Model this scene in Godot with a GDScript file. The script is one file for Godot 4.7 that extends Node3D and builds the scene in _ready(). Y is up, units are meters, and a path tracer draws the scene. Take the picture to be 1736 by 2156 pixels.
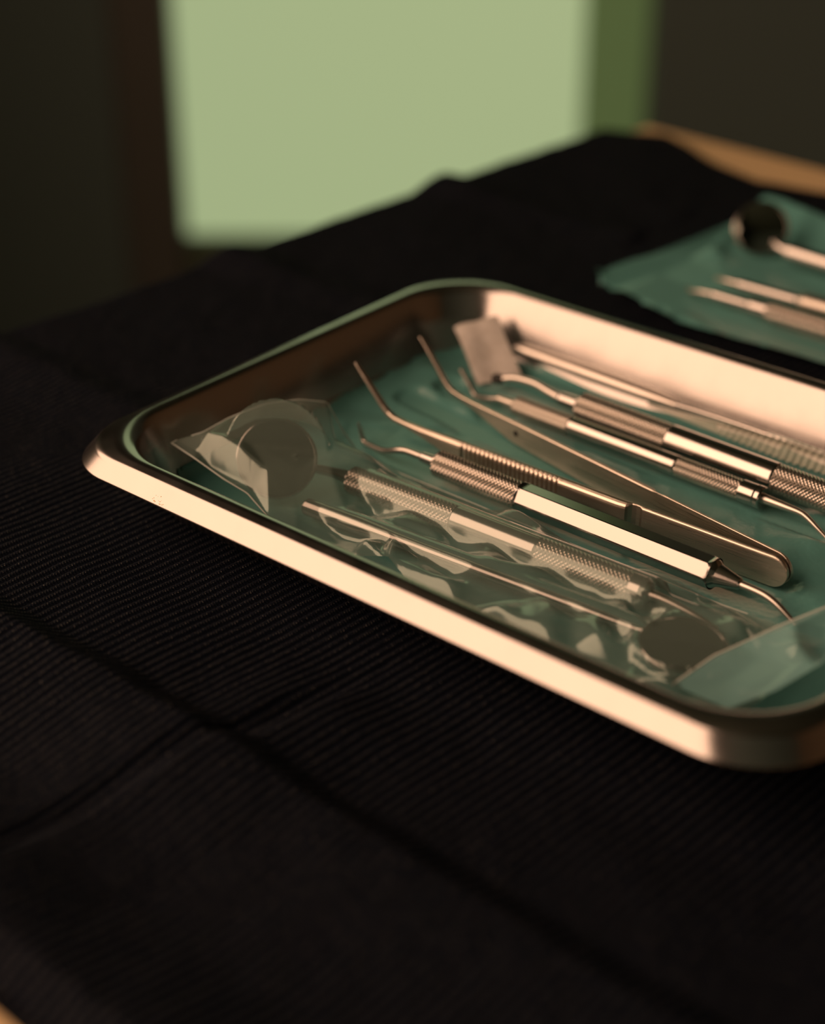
extends Node3D
# A steel instrument tray on a ribbed black cloth. Lengths in the helpers are millimetres in the tray's own frame:
# s runs along the tray's long side, t across it, y up from the cloth.

const MM := 0.001
const TABLE := 0.75                                  # height of the cloth above the floor
const TURN := 0.6998770                              # the tray's long side is turned 40.1 degrees
const CENTRE := Vector3(0.0435, TABLE, -0.3986)      # the middle of the tray on the cloth
var M := {}
var taken := {}
var rng := RandomNumberGenerator.new()


func _ready():
	rng.seed = 7
	set_camera()
	set_environment()
	set_window_lights()
	make_materials()
	build_room()
	build_table()
	build_cloth()
	build_tray()
	build_open_sheet()
	build_closed_pouch()
	build_far_strip()
	build_loose_instruments()
	build_far_pouch()


# ------------------------------------------------------------------ camera and light
func set_camera():
	var cam := Camera3D.new()
	cam.name = "camera"
	var lens := CameraAttributesPhysical.new()
	lens.frustum_focal_length = 39.52
	lens.exposure_aperture = 3.6
	lens.frustum_focus_distance = 0.438
	lens.frustum_near = 0.01
	lens.frustum_far = 50.0
	cam.attributes = lens
	add_child(cam)
	cam.position = Vector3(0, TABLE + 0.23, 0)
	cam.rotation_degrees = Vector3(-29.5306, 0, 0)
	cam.near = 0.01
	cam.far = 50.0
	cam.keep_aspect = Camera3D.KEEP_HEIGHT
	cam.fov = 33.783
	cam.current = true


func set_environment():
	var we := WorldEnvironment.new()
	we.name = "world_environment"
	var e := Environment.new()
	e.background_mode = Environment.BG_COLOR
	e.background_color = Color(0.01, 0.012, 0.014)
	e.tonemap_mode = Environment.TONE_MAPPER_LINEAR
	e.tonemap_exposure = 1.0
	e.sdfgi_enabled = true
	e.ssao_enabled = true
	e.ssil_enabled = true
	we.environment = e
	add_child(we)


const WARM := Color(1.0, 0.585, 0.378)     # linear: late sun through the left window
const GREEN := Color(0.325, 0.405, 0.215)   # linear: the frosted pane of the far door


func area_light(called, at, turn_y, size, color, energy):
	var l := AreaLight3D.new()
	l.name = called
	l.light_color = Color(color.r, color.g, color.b).linear_to_srgb()
	l.light_energy = energy
	l.area_normalize_energy = false
	l.area_size = size
	l.shadow_enabled = true
	l.set("area_range", 12.0)
	add_child(l)
	l.position = at
	l.rotation.y = turn_y


func set_window_lights():
	area_light("left_window_light", Vector3(-0.885, 1.51, -0.10), -PI / 2, Vector2(1.80, 1.40), WARM, 1.05)
	area_light("door_pane_light", Vector3(-0.0425, 1.05, -2.17), PI, Vector2(0.535, 1.77), GREEN, 0.05)


# ------------------------------------------------------------------ names and labels
func numbered(called: String) -> String:
	var k: int = taken.get(called, 0)
	taken[called] = k + 1
	return called if k == 0 else "%s_%03d" % [called, k]


func tag(o: Node, label: String, category: String, group := ""):
	o.set_meta("label", label)
	o.set_meta("category", category)
	if group:
		o.set_meta("group", group)
	return o


func structure(o: Node, label: String, category: String):
	tag(o, label, category)
	o.set_meta("kind", "structure")
	return o


func at(s: float, t: float, y: float) -> Vector3:
	return CENTRE + Vector3(cos(TURN) * s + sin(TURN) * t, y, sin(TURN) * s - cos(TURN) * t) * MM


func thing(called: String, s: float, t: float, y: float, heading := 0.0) -> Node3D:
	var o := Node3D.new()
	o.name = numbered(called)
	add_child(o)
	o.position = at(s, t, y)
	o.rotation.y = -TURN + deg_to_rad(heading)
	return o


func part(called: String, mesh: Mesh, material: Material, parent: Node, where := Vector3.ZERO) -> MeshInstance3D:
	var o := MeshInstance3D.new()
	o.name = called
	o.mesh = mesh
	o.material_override = material
	o.cast_shadow = GeometryInstance3D.SHADOW_CASTING_SETTING_ON
	parent.add_child(o, true)
	o.position = where
	return o


func v(x: float, y: float, t: float) -> Vector3:      # local millimetres; t points away from the front
	return Vector3(x, y, -t) * MM


# ------------------------------------------------------------------ mesh helpers
class Shape:
	var p := PackedVector3Array()
	var n := PackedVector3Array()
	var u := PackedVector2Array()
	var i := PackedInt32Array()

	func vert(at_: Vector3, normal: Vector3, uv := Vector2.ZERO) -> int:
		p.append(at_)
		n.append(normal)
		u.append(uv)
		return p.size() - 1

	func tri(a: int, b: int, c: int):
		var face := (p[c] - p[a]).cross(p[b] - p[a])
		if face.dot(n[a] + n[b] + n[c]) < 0.0:
			i.append_array([a, c, b])
		else:
			i.append_array([a, b, c])

	func quad(a: int, b: int, c: int, d: int):
		tri(a, b, c)
		tri(a, c, d)

	func flat_tri(a: Vector3, b: Vector3, c: Vector3, out_: Vector3):
		var face := (c - a).cross(b - a).normalized()
		if face.dot(out_) < 0.0:
			face = -face
		tri(vert(a, face), vert(b, face), vert(c, face))

	func flat_quad(a: Vector3, b: Vector3, c: Vector3, d: Vector3, out_: Vector3):
		flat_tri(a, b, c, out_)
		flat_tri(a, c, d, out_)

	func mesh() -> ArrayMesh:
		var arrays := []
		arrays.resize(Mesh.ARRAY_MAX)
		arrays[Mesh.ARRAY_VERTEX] = p
		arrays[Mesh.ARRAY_NORMAL] = n
		arrays[Mesh.ARRAY_TEX_UV] = u
		arrays[Mesh.ARRAY_INDEX] = i
		var m := ArrayMesh.new()
		m.add_surface_from_arrays(Mesh.PRIMITIVE_TRIANGLES, arrays)
		return m


func chamfer_box(size: Vector3, bevel: float) -> ArrayMesh:   # metres, centred
	var sh := Shape.new()
	var h := size / 2.0
	var b := minf(bevel, minf(h.x, minf(h.y, h.z)) * 0.9)
	for axis in 3:
		var ax := (axis + 1) % 3
		var ay := (axis + 2) % 3
		for sg: float in [-1.0, 1.0]:
			var c := []
			for q in [[-1, -1], [1, -1], [1, 1], [-1, 1]]:
				var w := Vector3.ZERO
				w[axis] = sg * h[axis]
				w[ax] = q[0] * (h[ax] - b)
				w[ay] = q[1] * (h[ay] - b)
				c.append(w)
			var o := Vector3.ZERO
			o[axis] = sg
			sh.flat_quad(c[0], c[1], c[2], c[3], o)
		for s1: float in [-1.0, 1.0]:
			for s2: float in [-1.0, 1.0]:
				var e := []
				for q in [[0, -1], [0, 1], [1, 1], [1, -1]]:
					var w := Vector3.ZERO
					w[axis] = q[1] * (h[axis] - b)
					w[ax] = s1 * (h[ax] - (b if q[0] == 0 else 0.0))
					w[ay] = s2 * (h[ay] - (0.0 if q[0] == 0 else b))
					e.append(w)
				var o := Vector3.ZERO
				o[ax] = s1
				o[ay] = s2
				sh.flat_quad(e[0], e[1], e[2], e[3], o)
	for sx: float in [-1.0, 1.0]:
		for sy: float in [-1.0, 1.0]:
			for sz: float in [-1.0, 1.0]:
				var sg := Vector3(sx, sy, sz)
				sh.flat_tri(sg * Vector3(h.x, h.y - b, h.z - b), sg * Vector3(h.x - b, h.y, h.z - b), sg * Vector3(h.x - b, h.y - b, h.z), sg)
	return sh.mesh()


func lathe(profile: Array, segments := 40) -> ArrayMesh:   # [x, radius] in mm, round the x axis
	var sh := Shape.new()
	var last := profile.size() - 1
	var normals := []
	for k in last:
		var dx: float = profile[k + 1][0] - profile[k][0]
		var dr: float = profile[k + 1][1] - profile[k][1]
		normals.append(Vector2(-dr, dx).normalized())
	for k in last:
		var n0: Vector2 = normals[k]
		var n1: Vector2 = normals[k]
		if k > 0 and normals[k].dot(normals[k - 1]) > 0.965:
			n0 = (normals[k] + normals[k - 1]).normalized()
		if k < last - 1 and normals[k].dot(normals[k + 1]) > 0.965:
			n1 = (normals[k] + normals[k + 1]).normalized()
		var first := sh.p.size()
		for j in segments + 1:
			var a := TAU * j / segments
			var ring := Vector2(cos(a), sin(a))
			sh.vert(Vector3(profile[k][0], ring.x * profile[k][1], ring.y * profile[k][1]) * MM, Vector3(n0.x, n0.y * ring.x, n0.y * ring.y), Vector2(profile[k][0] * 0.02, float(j) / segments))
			sh.vert(Vector3(profile[k + 1][0], ring.x * profile[k + 1][1], ring.y * profile[k + 1][1]) * MM, Vector3(n1.x, n1.y * ring.x, n1.y * ring.y), Vector2(profile[k + 1][0] * 0.02, float(j) / segments))
		for j in segments:
			var a := first + j * 2
			sh.quad(a, a + 1, a + 3, a + 2)
	return sh.mesh()


func spline(points: Array, steps: int) -> Array:   # Catmull-Rom through [Vector3, radius]
	var out := []
	var last := points.size() - 1
	for k in last:
		var a = points[maxi(k - 1, 0)]
		var b = points[k]
		var c = points[k + 1]
		var d = points[mini(k + 2, last)]
		for j in steps:
			var f := float(j) / steps
			var pos: Vector3 = b[0].cubic_interpolate(c[0], a[0], d[0], f)
			out.append([pos, lerpf(b[1], c[1], f)])
	out.append(points[last])
	return out


func tube(points: Array, steps := 8, segments := 18, squash := 1.0) -> ArrayMesh:   # [v(...), radius mm]
	var sh := Shape.new()
	var line := spline(points, steps)
	var tip0 = line[0]
	var tip1 = line[line.size() - 1]
	var d0: Vector3 = (line[1][0] - tip0[0]).normalized()
	var d1: Vector3 = (tip1[0] - line[line.size() - 2][0]).normalized()
	for f: float in [0.75, 0.0]:
		line.push_front([tip0[0] - d0 * tip0[1] * MM * (0.5 if f > 0 else 0.75), tip0[1] * f + 0.01])
	for f: float in [0.75, 0.0]:
		line.append([tip1[0] + d1 * tip1[1] * MM * (0.5 if f > 0 else 0.75), tip1[1] * f + 0.01])
	var side := d0.cross(Vector3.UP)
	if side.length() < 0.1:
		side = d0.cross(Vector3.RIGHT)
	side = side.normalized()
	var count := line.size()
	for k in count:
		var dir: Vector3 = (line[mini(k + 1, count - 1)][0] - line[maxi(k - 1, 0)][0]).normalized()
		side = (side - dir * side.dot(dir)).normalized()
		var up := dir.cross(side)
		for j in segments + 1:
			var a := TAU * j / segments
			var ring := side * cos(a) * squash + up * sin(a)
			var normal := (side * cos(a) / squash + up * sin(a)).normalized()
			if k < 1:
				normal = (normal * 0.3 - dir).normalized()
			elif k > count - 2:
				normal = (normal * 0.3 + dir).normalized()
			sh.vert(line[k][0] + ring * line[k][1] * MM, normal, Vector2(float(j) / segments, k * 0.05))
	for k in count - 1:
		for j in segments:
			var a := k * (segments + 1) + j
			sh.quad(a, a + 1, a + segments + 2, a + segments + 1)
	return sh.mesh()


func knurl(x0: float, x1: float, r: float, pitch: float, depth: float) -> ArrayMesh:   # rows of cut diamonds, each a small pyramid
	var sh := Shape.new()
	var around := int(round(TAU * r / pitch)) * 2
	var along := maxi(2, int(round((x1 - x0) / pitch)) * 2)
	var point := func(k: int, j: int) -> Vector3:
		var rr := r if (k + j) % 2 != 0 else r - depth
		var a := TAU * j / around
		return Vector3(lerpf(x0, x1, float(k) / along), cos(a) * rr, sin(a) * rr) * MM
	for k in along + 1:
		for j in around:
			if (k + j) % 2 == 0:
				continue
			var apex: Vector3 = point.call(k, j)
			var out := Vector3(0, apex.y, apex.z).normalized()
			var l: Vector3 = point.call(maxi(k - 1, 0), j) if k > 0 else Vector3.ZERO
			var rr_: Vector3 = point.call(mini(k + 1, along), j) if k < along else Vector3.ZERO
			var a: Vector3 = point.call(k, j + 1)
			var b: Vector3 = point.call(k, j + around - 1)
			if k > 0:
				sh.flat_tri(apex, l, a, out)
				sh.flat_tri(apex, l, b, out)
			if k < along:
				sh.flat_tri(apex, rr_, a, out)
				sh.flat_tri(apex, rr_, b, out)
	return sh.mesh()


func hexagon_bar(x0: float, x1: float, apothem: float, radius: float) -> ArrayMesh:   # six flats milled into a round bar, their ends rounded
	var sh := Shape.new()
	var xs := []
	for k in 9:
		xs.append(x0 + 3.2 * k / 8.0 * k / 8.0)
	for k in range(1, 6):
		xs.append(lerpf(x0 + 3.2, x1 - 3.2, k / 6.0))
	for k in 9:
		xs.append(x1 - 3.2 * (8 - k) / 8.0 * (8 - k) / 8.0)
	var angles := []
	for f in 6:
		for k in 13:
			angles.append([deg_to_rad(60.0 * f - 30.0 + 60.0 * k / 12.0), deg_to_rad(60.0 * f)])
	var reach := func(x: float, th: Array) -> Vector3:
		var e := clampf((1.6 - minf(x - x0, x1 - x)) / 1.6, 0.0, 1.0)
		var ap := apothem + (radius - apothem) * e * e * 1.02
		var r := minf(radius, ap / cos(th[0] - th[1]))
		return Vector3(x, cos(th[0]) * r, sin(th[0]) * r) * MM
	for k in xs.size() - 1:
		for f in 6:
			for j in 12:
				var q0: Array = angles[f * 13 + j]
				var q1: Array = angles[f * 13 + j + 1]
				var a: Vector3 = reach.call(xs[k], q0)
				var b: Vector3 = reach.call(xs[k + 1], q0)
				var c: Vector3 = reach.call(xs[k + 1], q1)
				var d: Vector3 = reach.call(xs[k], q1)
				sh.flat_quad(a, b, c, d, Vector3(0, a.y + c.y, a.z + c.z))
	return sh.mesh()


func sheet(points: PackedVector3Array, columns: int, uv_scale := Vector2(20, 20), lower := 0.0) -> ArrayMesh:   # a grid of points, with thickness when lower > 0
	var rows := points.size() / columns
	var p := PackedVector3Array()
	var n := PackedVector3Array()
	var u := PackedVector2Array()
	var idx := PackedInt32Array()
	p.append_array(points)
	n.resize(points.size())
	u.resize(points.size())
	var total := 0.0
	for r in rows:
		for c in columns:
			var k := r * columns + c
			var dx := points[r * columns + mini(c + 1, columns - 1)] - points[r * columns + maxi(c - 1, 0)]
			var dy := points[mini(r + 1, rows - 1) * columns + c] - points[maxi(r - 1, 0) * columns + c]
			var nn := dx.cross(dy).normalized()
			n[k] = nn
			total += nn.y
			u[k] = Vector2(points[k].x, points[k].z) * uv_scale
	var up_first := total < 0.0
	if total < 0.0:
		for k in n.size():
			n[k] = -n[k]
	idx.resize((rows - 1) * (columns - 1) * 6)
	var w := 0
	for r in rows - 1:
		for c in columns - 1:
			var a := r * columns + c
			var quad := [a, a + 1, a + columns + 1, a, a + columns + 1, a + columns] if up_first else [a, a + columns + 1, a + 1, a, a + columns, a + columns + 1]
			for q in 6:
				idx[w] = quad[q]
				w += 1
	var arrays := []
	arrays.resize(Mesh.ARRAY_MAX)
	arrays[Mesh.ARRAY_VERTEX] = p
	arrays[Mesh.ARRAY_NORMAL] = n
	arrays[Mesh.ARRAY_TEX_UV] = u
	arrays[Mesh.ARRAY_INDEX] = idx
	var m := ArrayMesh.new()
	m.add_surface_from_arrays(Mesh.PRIMITIVE_TRIANGLES, arrays)
	return m


# ------------------------------------------------------------------ materials
func noise_texture(freq: float, size: int, low: Color, high: Color, kind := FastNoiseLite.TYPE_SIMPLEX_SMOOTH, seed_ := 1, octaves := 4) -> NoiseTexture2D:
	var t := NoiseTexture2D.new()
	var nz := FastNoiseLite.new()
	nz.noise_type = kind
	nz.frequency = freq
	nz.seed = seed_
	nz.fractal_octaves = octaves
	t.noise = nz
	t.width = size
	t.height = size
	t.seamless = true
	var g := Gradient.new()
	g.set_color(0, low)
	g.set_color(1, high)
	t.color_ramp = g
	return t


func mat(called: String, linear: Color, rough: float, metal := 0.0) -> StandardMaterial3D:
	var m := StandardMaterial3D.new()
	m.resource_name = called
	m.albedo_color = Color(linear.r, linear.g, linear.b, 1.0).linear_to_srgb()
	m.roughness = rough
	m.metallic = metal
	M[called] = m
	return m


func streak_image(w: int, h: int, seed_: int, low: float, high: float) -> ImageTexture:   # fine brushing along u
	var r := RandomNumberGenerator.new()
	r.seed = seed_
	var im := Image.create(w, h, false, Image.FORMAT_RGB8)
	for y in h:
		var val := r.randf()
		for x in w:
			if r.randf() < 0.03:
				val = r.randf()
			var g := lerpf(low, high, val)
			im.set_pixel(x, y, Color(g, g, g))
	return ImageTexture.create_from_image(im)


func make_materials():
	var m := mat("tray_steel", Color(0.40, 0.39, 0.38), 1.0, 1.0)
	m.roughness_texture = noise_texture(0.012, 512, Color(0.16, 0.16, 0.16), Color(0.27, 0.27, 0.27))
	m.uv1_triplanar = true
	m.uv1_scale = Vector3(9, 9, 9)
	m = mat("polished_steel", Color(0.50, 0.49, 0.47), 0.16, 1.0)
	m = mat("mirror_bright_steel", Color(0.40, 0.39, 0.38), 0.15, 1.0)
	m = mat("tip_steel", Color(0.60, 0.57, 0.53), 0.30, 1.0)
	m = mat("knurled_steel", Color(0.56, 0.53, 0.48), 0.22, 1.0)
	m = mat("dull_steel", Color(0.52, 0.49, 0.44), 0.32, 1.0)
	m = mat("satin_steel", Color(0.60, 0.55, 0.48), 1.0, 1.0)
	m.roughness_texture = streak_image(256, 256, 4, 0.26, 0.42)
	m.heightmap_enabled = true
	m.heightmap_texture = streak_image(256, 256, 5, 0.0, 1.0)
	m.heightmap_scale = 0.002
	m.uv1_triplanar = true
	m.uv1_scale = Vector3(12, 60, 60)
	mat("rust", Color(0.36, 0.27, 0.15), 0.3, 0.9)
	mat("mirror_glass", Color(0.26, 0.29, 0.26), 0.04, 1.0)
	mat("dark_bore", Color(0.02, 0.018, 0.015), 0.6)
	# films and sheets
	m = mat("teal_sheet", Color(0.115, 0.33, 0.315), 0.28)
	m.metallic_specular = 0.5
	m.heightmap_enabled = true
	m.heightmap_texture = noise_texture(0.09, 256, Color.BLACK, Color.WHITE, FastNoiseLite.TYPE_SIMPLEX_SMOOTH, 3, 3)
	m.heightmap_scale = 0.006
	m.uv1_scale = Vector3(1, 1, 1)
	m = mat("clear_film", Color(0.34, 0.47, 0.42), 0.17)
	m.transparency = BaseMaterial3D.TRANSPARENCY_ALPHA
	m.albedo_color.a = 0.08
	m.metallic = 0.33
	m.cull_mode = BaseMaterial3D.CULL_DISABLED
	m = mat("film_edge", Color(0.62, 0.70, 0.66), 0.3)
	m = mat("pale_film", Color(0.62, 0.66, 0.54), 0.3)
	m.transparency = BaseMaterial3D.TRANSPARENCY_ALPHA
	m.albedo_color.a = 0.5
	m.cull_mode = BaseMaterial3D.CULL_DISABLED
	m = mat("flap_film", Color(0.22, 0.46, 0.46), 0.28)
	m.transparency = BaseMaterial3D.TRANSPARENCY_ALPHA
	m.albedo_color.a = 0.62
	m.cull_mode = BaseMaterial3D.CULL_DISABLED
	m = mat("paper", Color(0.93, 0.92, 0.90), 0.85)
	m.albedo_texture = noise_texture(0.05, 128, Color(0.86, 0.85, 0.83), Color(1, 1, 1))
	m.uv1_triplanar = true
	m.uv1_scale = Vector3(40, 40, 40)
	# cloth: threads in ribs, dark gaps between the stitches
	m = mat("black_cloth", Color(1, 1, 1), 0.75)
	m.albedo_texture = cloth_image()
	m.metallic_specular = 0.18
	m.heightmap_enabled = true
	m.heightmap_texture = cloth_relief()
	m.heightmap_scale = 0.03
	# room
	m = mat("wood", Color(1, 1, 1), 0.34)
	m.albedo_texture = wood_image()
	m.uv1_triplanar = true
	m.uv1_scale = Vector3(2.2, 2.2, 2.2)
	m = mat("wall_paint", Color(0.12, 0.175, 0.165), 0.9)
	m = mat("brown_paint", Color(0.17, 0.125, 0.075), 0.8)
	m = mat("ceiling_paint", Color(0.05, 0.068, 0.05), 0.9)
	m = mat("floor_boards", Color(0.06, 0.05, 0.035), 0.6)
	m = mat("door_brown", Color(0.11, 0.115, 0.10), 0.6)
	m = mat("door_leaf", Color(0.10, 0.14, 0.09), 0.7)
	m = mat("frame_white", Color(0.35, 0.33, 0.28), 0.5)
	m = mat("frosted_green", Color(0.3, 0.4, 0.25), 0.5)
	m.emission_enabled = true
	m.emission = Color(GREEN.r, GREEN.g, GREEN.b).linear_to_srgb()
	m.emission_energy_multiplier = 1.0
	m = mat("side_green", Color(0.1, 0.16, 0.06), 0.5)
	m.emission_enabled = true
	m.emission = Color(0.058, 0.085, 0.030).linear_to_srgb()
	m.emission_energy_multiplier = 1.0
	m = mat("evening_pane", Color(0.4, 0.3, 0.2), 0.5)
	m.emission_enabled = true
	m.emission = Color(1.0, 0.62, 0.36).linear_to_srgb()
	m.emission_energy_multiplier = 0.15


func cloth_image() -> ImageTexture:   # one tile: 16 ribs across u, 32 stitches along v
	var r := RandomNumberGenerator.new()
	r.seed = 11
	var im := Image.create(512, 512, false, Image.FORMAT_RGB8)
	for y in 512:
		for x in 512:
			var rib := fposmod(x / 32.0, 1.0)
			var stitch := fposmod(y / 16.0 + floorf(x / 32.0) * 0.37, 1.0)
			var g := 0.0032 + 0.003 * r.randf()
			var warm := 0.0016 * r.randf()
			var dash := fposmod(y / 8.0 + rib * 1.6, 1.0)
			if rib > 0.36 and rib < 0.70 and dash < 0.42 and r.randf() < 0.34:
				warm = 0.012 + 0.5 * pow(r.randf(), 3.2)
			if absf(rib - 0.06) < 0.07 and absf(stitch - 0.5) < 0.24:
				g *= 0.25
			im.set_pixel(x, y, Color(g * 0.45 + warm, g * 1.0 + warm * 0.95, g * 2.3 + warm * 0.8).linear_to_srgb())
	return ImageTexture.create_from_image(im)


func cloth_relief() -> ImageTexture:
	var r := RandomNumberGenerator.new()
	r.seed = 12
	var im := Image.create(512, 512, false, Image.FORMAT_RGB8)
	for y in 512:
		for x in 512:
			var rib := fposmod(x / 32.0, 1.0)
			var stitch := fposmod(y / 16.0 + floorf(x / 32.0) * 0.37, 1.0)
			var g := 0.62 + 0.22 * r.randf() + 0.12 * sin(TAU * (y / 8.0))
			if absf(rib - 0.06) < 0.08 and absf(stitch - 0.5) < 0.26:
				g = 0.05
			im.set_pixel(x, y, Color(g, g, g))
	return ImageTexture.create_from_image(im)


func wood_image() -> ImageTexture:
	var nz := FastNoiseLite.new()
	nz.seed = 5
	nz.frequency = 0.01
	nz.fractal_octaves = 4
	var im := Image.create(512, 512, false, Image.FORMAT_RGB8)
	for y in 512:
		for x in 512:
			var g := nz.get_noise_2d(x * 0.35, y * 6.0) * 0.5 + 0.5
			var a := Color(0.78, 0.60, 0.34).lerp(Color(0.64, 0.47, 0.25), g)
			im.set_pixel(x, y, a.linear_to_srgb())
	return ImageTexture.create_from_image(im)


# ------------------------------------------------------------------ the room
func slab(called: String, size: Vector3, where: Vector3, material: Material, label: String, category: String, bevel := 0.004):
	var o := part(called, chamfer_box(size, bevel), material, self, where)
	return structure(o, label, category)


func build_room():
	# the room runs from x -0.95 to 1.70 and from z -2.20 to 1.40, 2.5 m high
	slab("floor", Vector3(3.05, 0.2, 4.0), Vector3(0.375, -0.1, -0.4), M.floor_boards, "dark brown floor of the room under the table", "floor")
	slab("ceiling", Vector3(3.05, 0.2, 4.0), Vector3(0.375, 2.6, -0.4), M.ceiling_paint, "dim painted ceiling above the table and tray", "ceiling")
	slab("wall_right", Vector3(0.2, 2.5, 4.0), Vector3(1.8, 1.25, -0.4), M.brown_paint, "brown side wall on the right of the room", "wall")
	slab("wall_front", Vector3(3.05, 2.5, 0.2), Vector3(0.375, 1.25, 1.5), M.wall_paint, "dark olive wall facing the far door", "wall")
	# far wall with the door opening x -0.39 .. 0.31, up to 2.05
	var wb := Node3D.new()
	wb.name = "wall_back"
	add_child(wb)
	structure(wb, "dark olive wall around the bright green glazed door", "wall")
	part("wall_panel", chamfer_box(Vector3(0.76, 2.5, 0.2), 0.004), M.wall_paint, wb, Vector3(-0.77, 1.25, -2.3))
	part("wall_panel", chamfer_box(Vector3(1.59, 2.5, 0.2), 0.004), M.wall_paint, wb, Vector3(1.105, 1.25, -2.3))
	part("wall_panel", chamfer_box(Vector3(0.70, 0.45, 0.2), 0.004), M.wall_paint, wb, Vector3(-0.04, 2.275, -2.3))
	# glazed door
	var d := Node3D.new()
	d.name = "door_1"
	add_child(d)
	structure(d, "glazed door with a bright frosted green pane and brown stile", "door")
	d.position = Vector3(-0.04, 0, -2.2)
	part("stile", chamfer_box(Vector3(0.078, 2.04, 0.05), 0.004), M.door_brown, d, Vector3(-0.311, 1.02, -0.02))
	part("bottom_rail", chamfer_box(Vector3(0.618, 0.163, 0.045), 0.006), M.door_leaf, d, Vector3(0.039, 0.0835, -0.022))
	part("top_rail", chamfer_box(Vector3(0.618, 0.10, 0.045), 0.006), M.door_leaf, d, Vector3(0.039, 1.99, -0.022))
	part("pane", chamfer_box(Vector3(0.535, 1.775, 0.012), 0.002), M.frosted_green, d, Vector3(-0.0035, 1.0525, -0.022))
	part("side_pane", chamfer_box(Vector3(0.083, 1.775, 0.012), 0.002), M.side_green, d, Vector3(0.3065, 1.0525, -0.020))
	# left wall with the evening window, z -1.00 .. 0.80, y 0.81 .. 2.21
	var wl := Node3D.new()
	wl.name = "wall_left"
	add_child(wl)
	structure(wl, "dark olive wall with the evening window beside the table", "wall")
	part("wall_panel", chamfer_box(Vector3(0.2, 0.81, 4.0), 0.004), M.wall_paint, wl, Vector3(-1.05, 0.405, -0.4))
	part("wall_panel", chamfer_box(Vector3(0.2, 0.29, 4.0), 0.004), M.wall_paint, wl, Vector3(-1.05, 2.355, -0.4))
	part("wall_panel", chamfer_box(Vector3(0.2, 1.40, 1.40), 0.004), M.wall_paint, wl, Vector3(-1.05, 1.51, -1.70))
	part("wall_panel", chamfer_box(Vector3(0.2, 1.40, 0.80), 0.004), M.wall_paint, wl, Vector3(-1.05, 1.51, 1.20))
	var w := Node3D.new()
	w.name = "window_1"
	add_child(w)
	structure(w, "wide window glowing with warm evening light beside the table", "window")
	w.position = Vector3(-0.95, 1.51, -0.10)
	part("pane", chamfer_box(Vector3(0.012, 1.40, 1.80), 0.002), M.evening_pane, w)
	for q in [-1.0, 1.0]:
		part("window_frame", chamfer_box(Vector3(0.05, 0.04, 1.88), 0.004), M.frame_white, w, Vector3(0.026, 0.72 * q, 0))
		part("window_frame", chamfer_box(Vector3(0.05, 1.40, 0.04), 0.004), M.frame_white, w, Vector3(0.026, 0, 0.92 * q))


func build_table():
	var o := thing("wooden_table", 0, 0, -3, -3.8)
	o.position.y = 0.0
	tag(o, "light brown wooden table showing beyond the edges of the black cloth", "table")
	var top := TABLE - 0.0035
	# the table's far long edge is at t 337, its end is under the overhanging cloth
	var y0 := top - 0.015
	part("tabletop", chamfer_box(Vector3(0.66, 0.03, 0.79), 0.003), M.wood, o, Vector3(0.110, y0, 0.069))
	for sx in [-0.17, 0.39]:
		for sz in [-0.28, 0.41]:
			part("leg", chamfer_box(Vector3(0.045, top - 0.03, 0.045), 0.003), M.wood, o, Vector3(sx, (top - 0.03) / 2, sz))


# ------------------------------------------------------------------ the cloth
func ridge(d: float, before: float, after: float) -> float:   # 1 at the crease, easing to 0 on either side
	var f := clampf(1.0 + d / before, 0.0, 1.0) if d < 0.0 else clampf(1.0 - d / after, 0.0, 1.0)
	return f * f * (3.0 - 2.0 * f) * 0.3 + f * 0.7


func corner_slope(from: float) -> float:   # how the cloth's far edge swings in towards the table's corner
	return {-222.0: 11.0 / 24.0, -198.0: -7.0 / 18.0, -180.0: -13.0 / 21.0, -159.0: -8.0 / 28.0, -131.0: 6.0 / 28.0, -103.0: 2.0 / 23.0}.get(from, 0.0)


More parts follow.
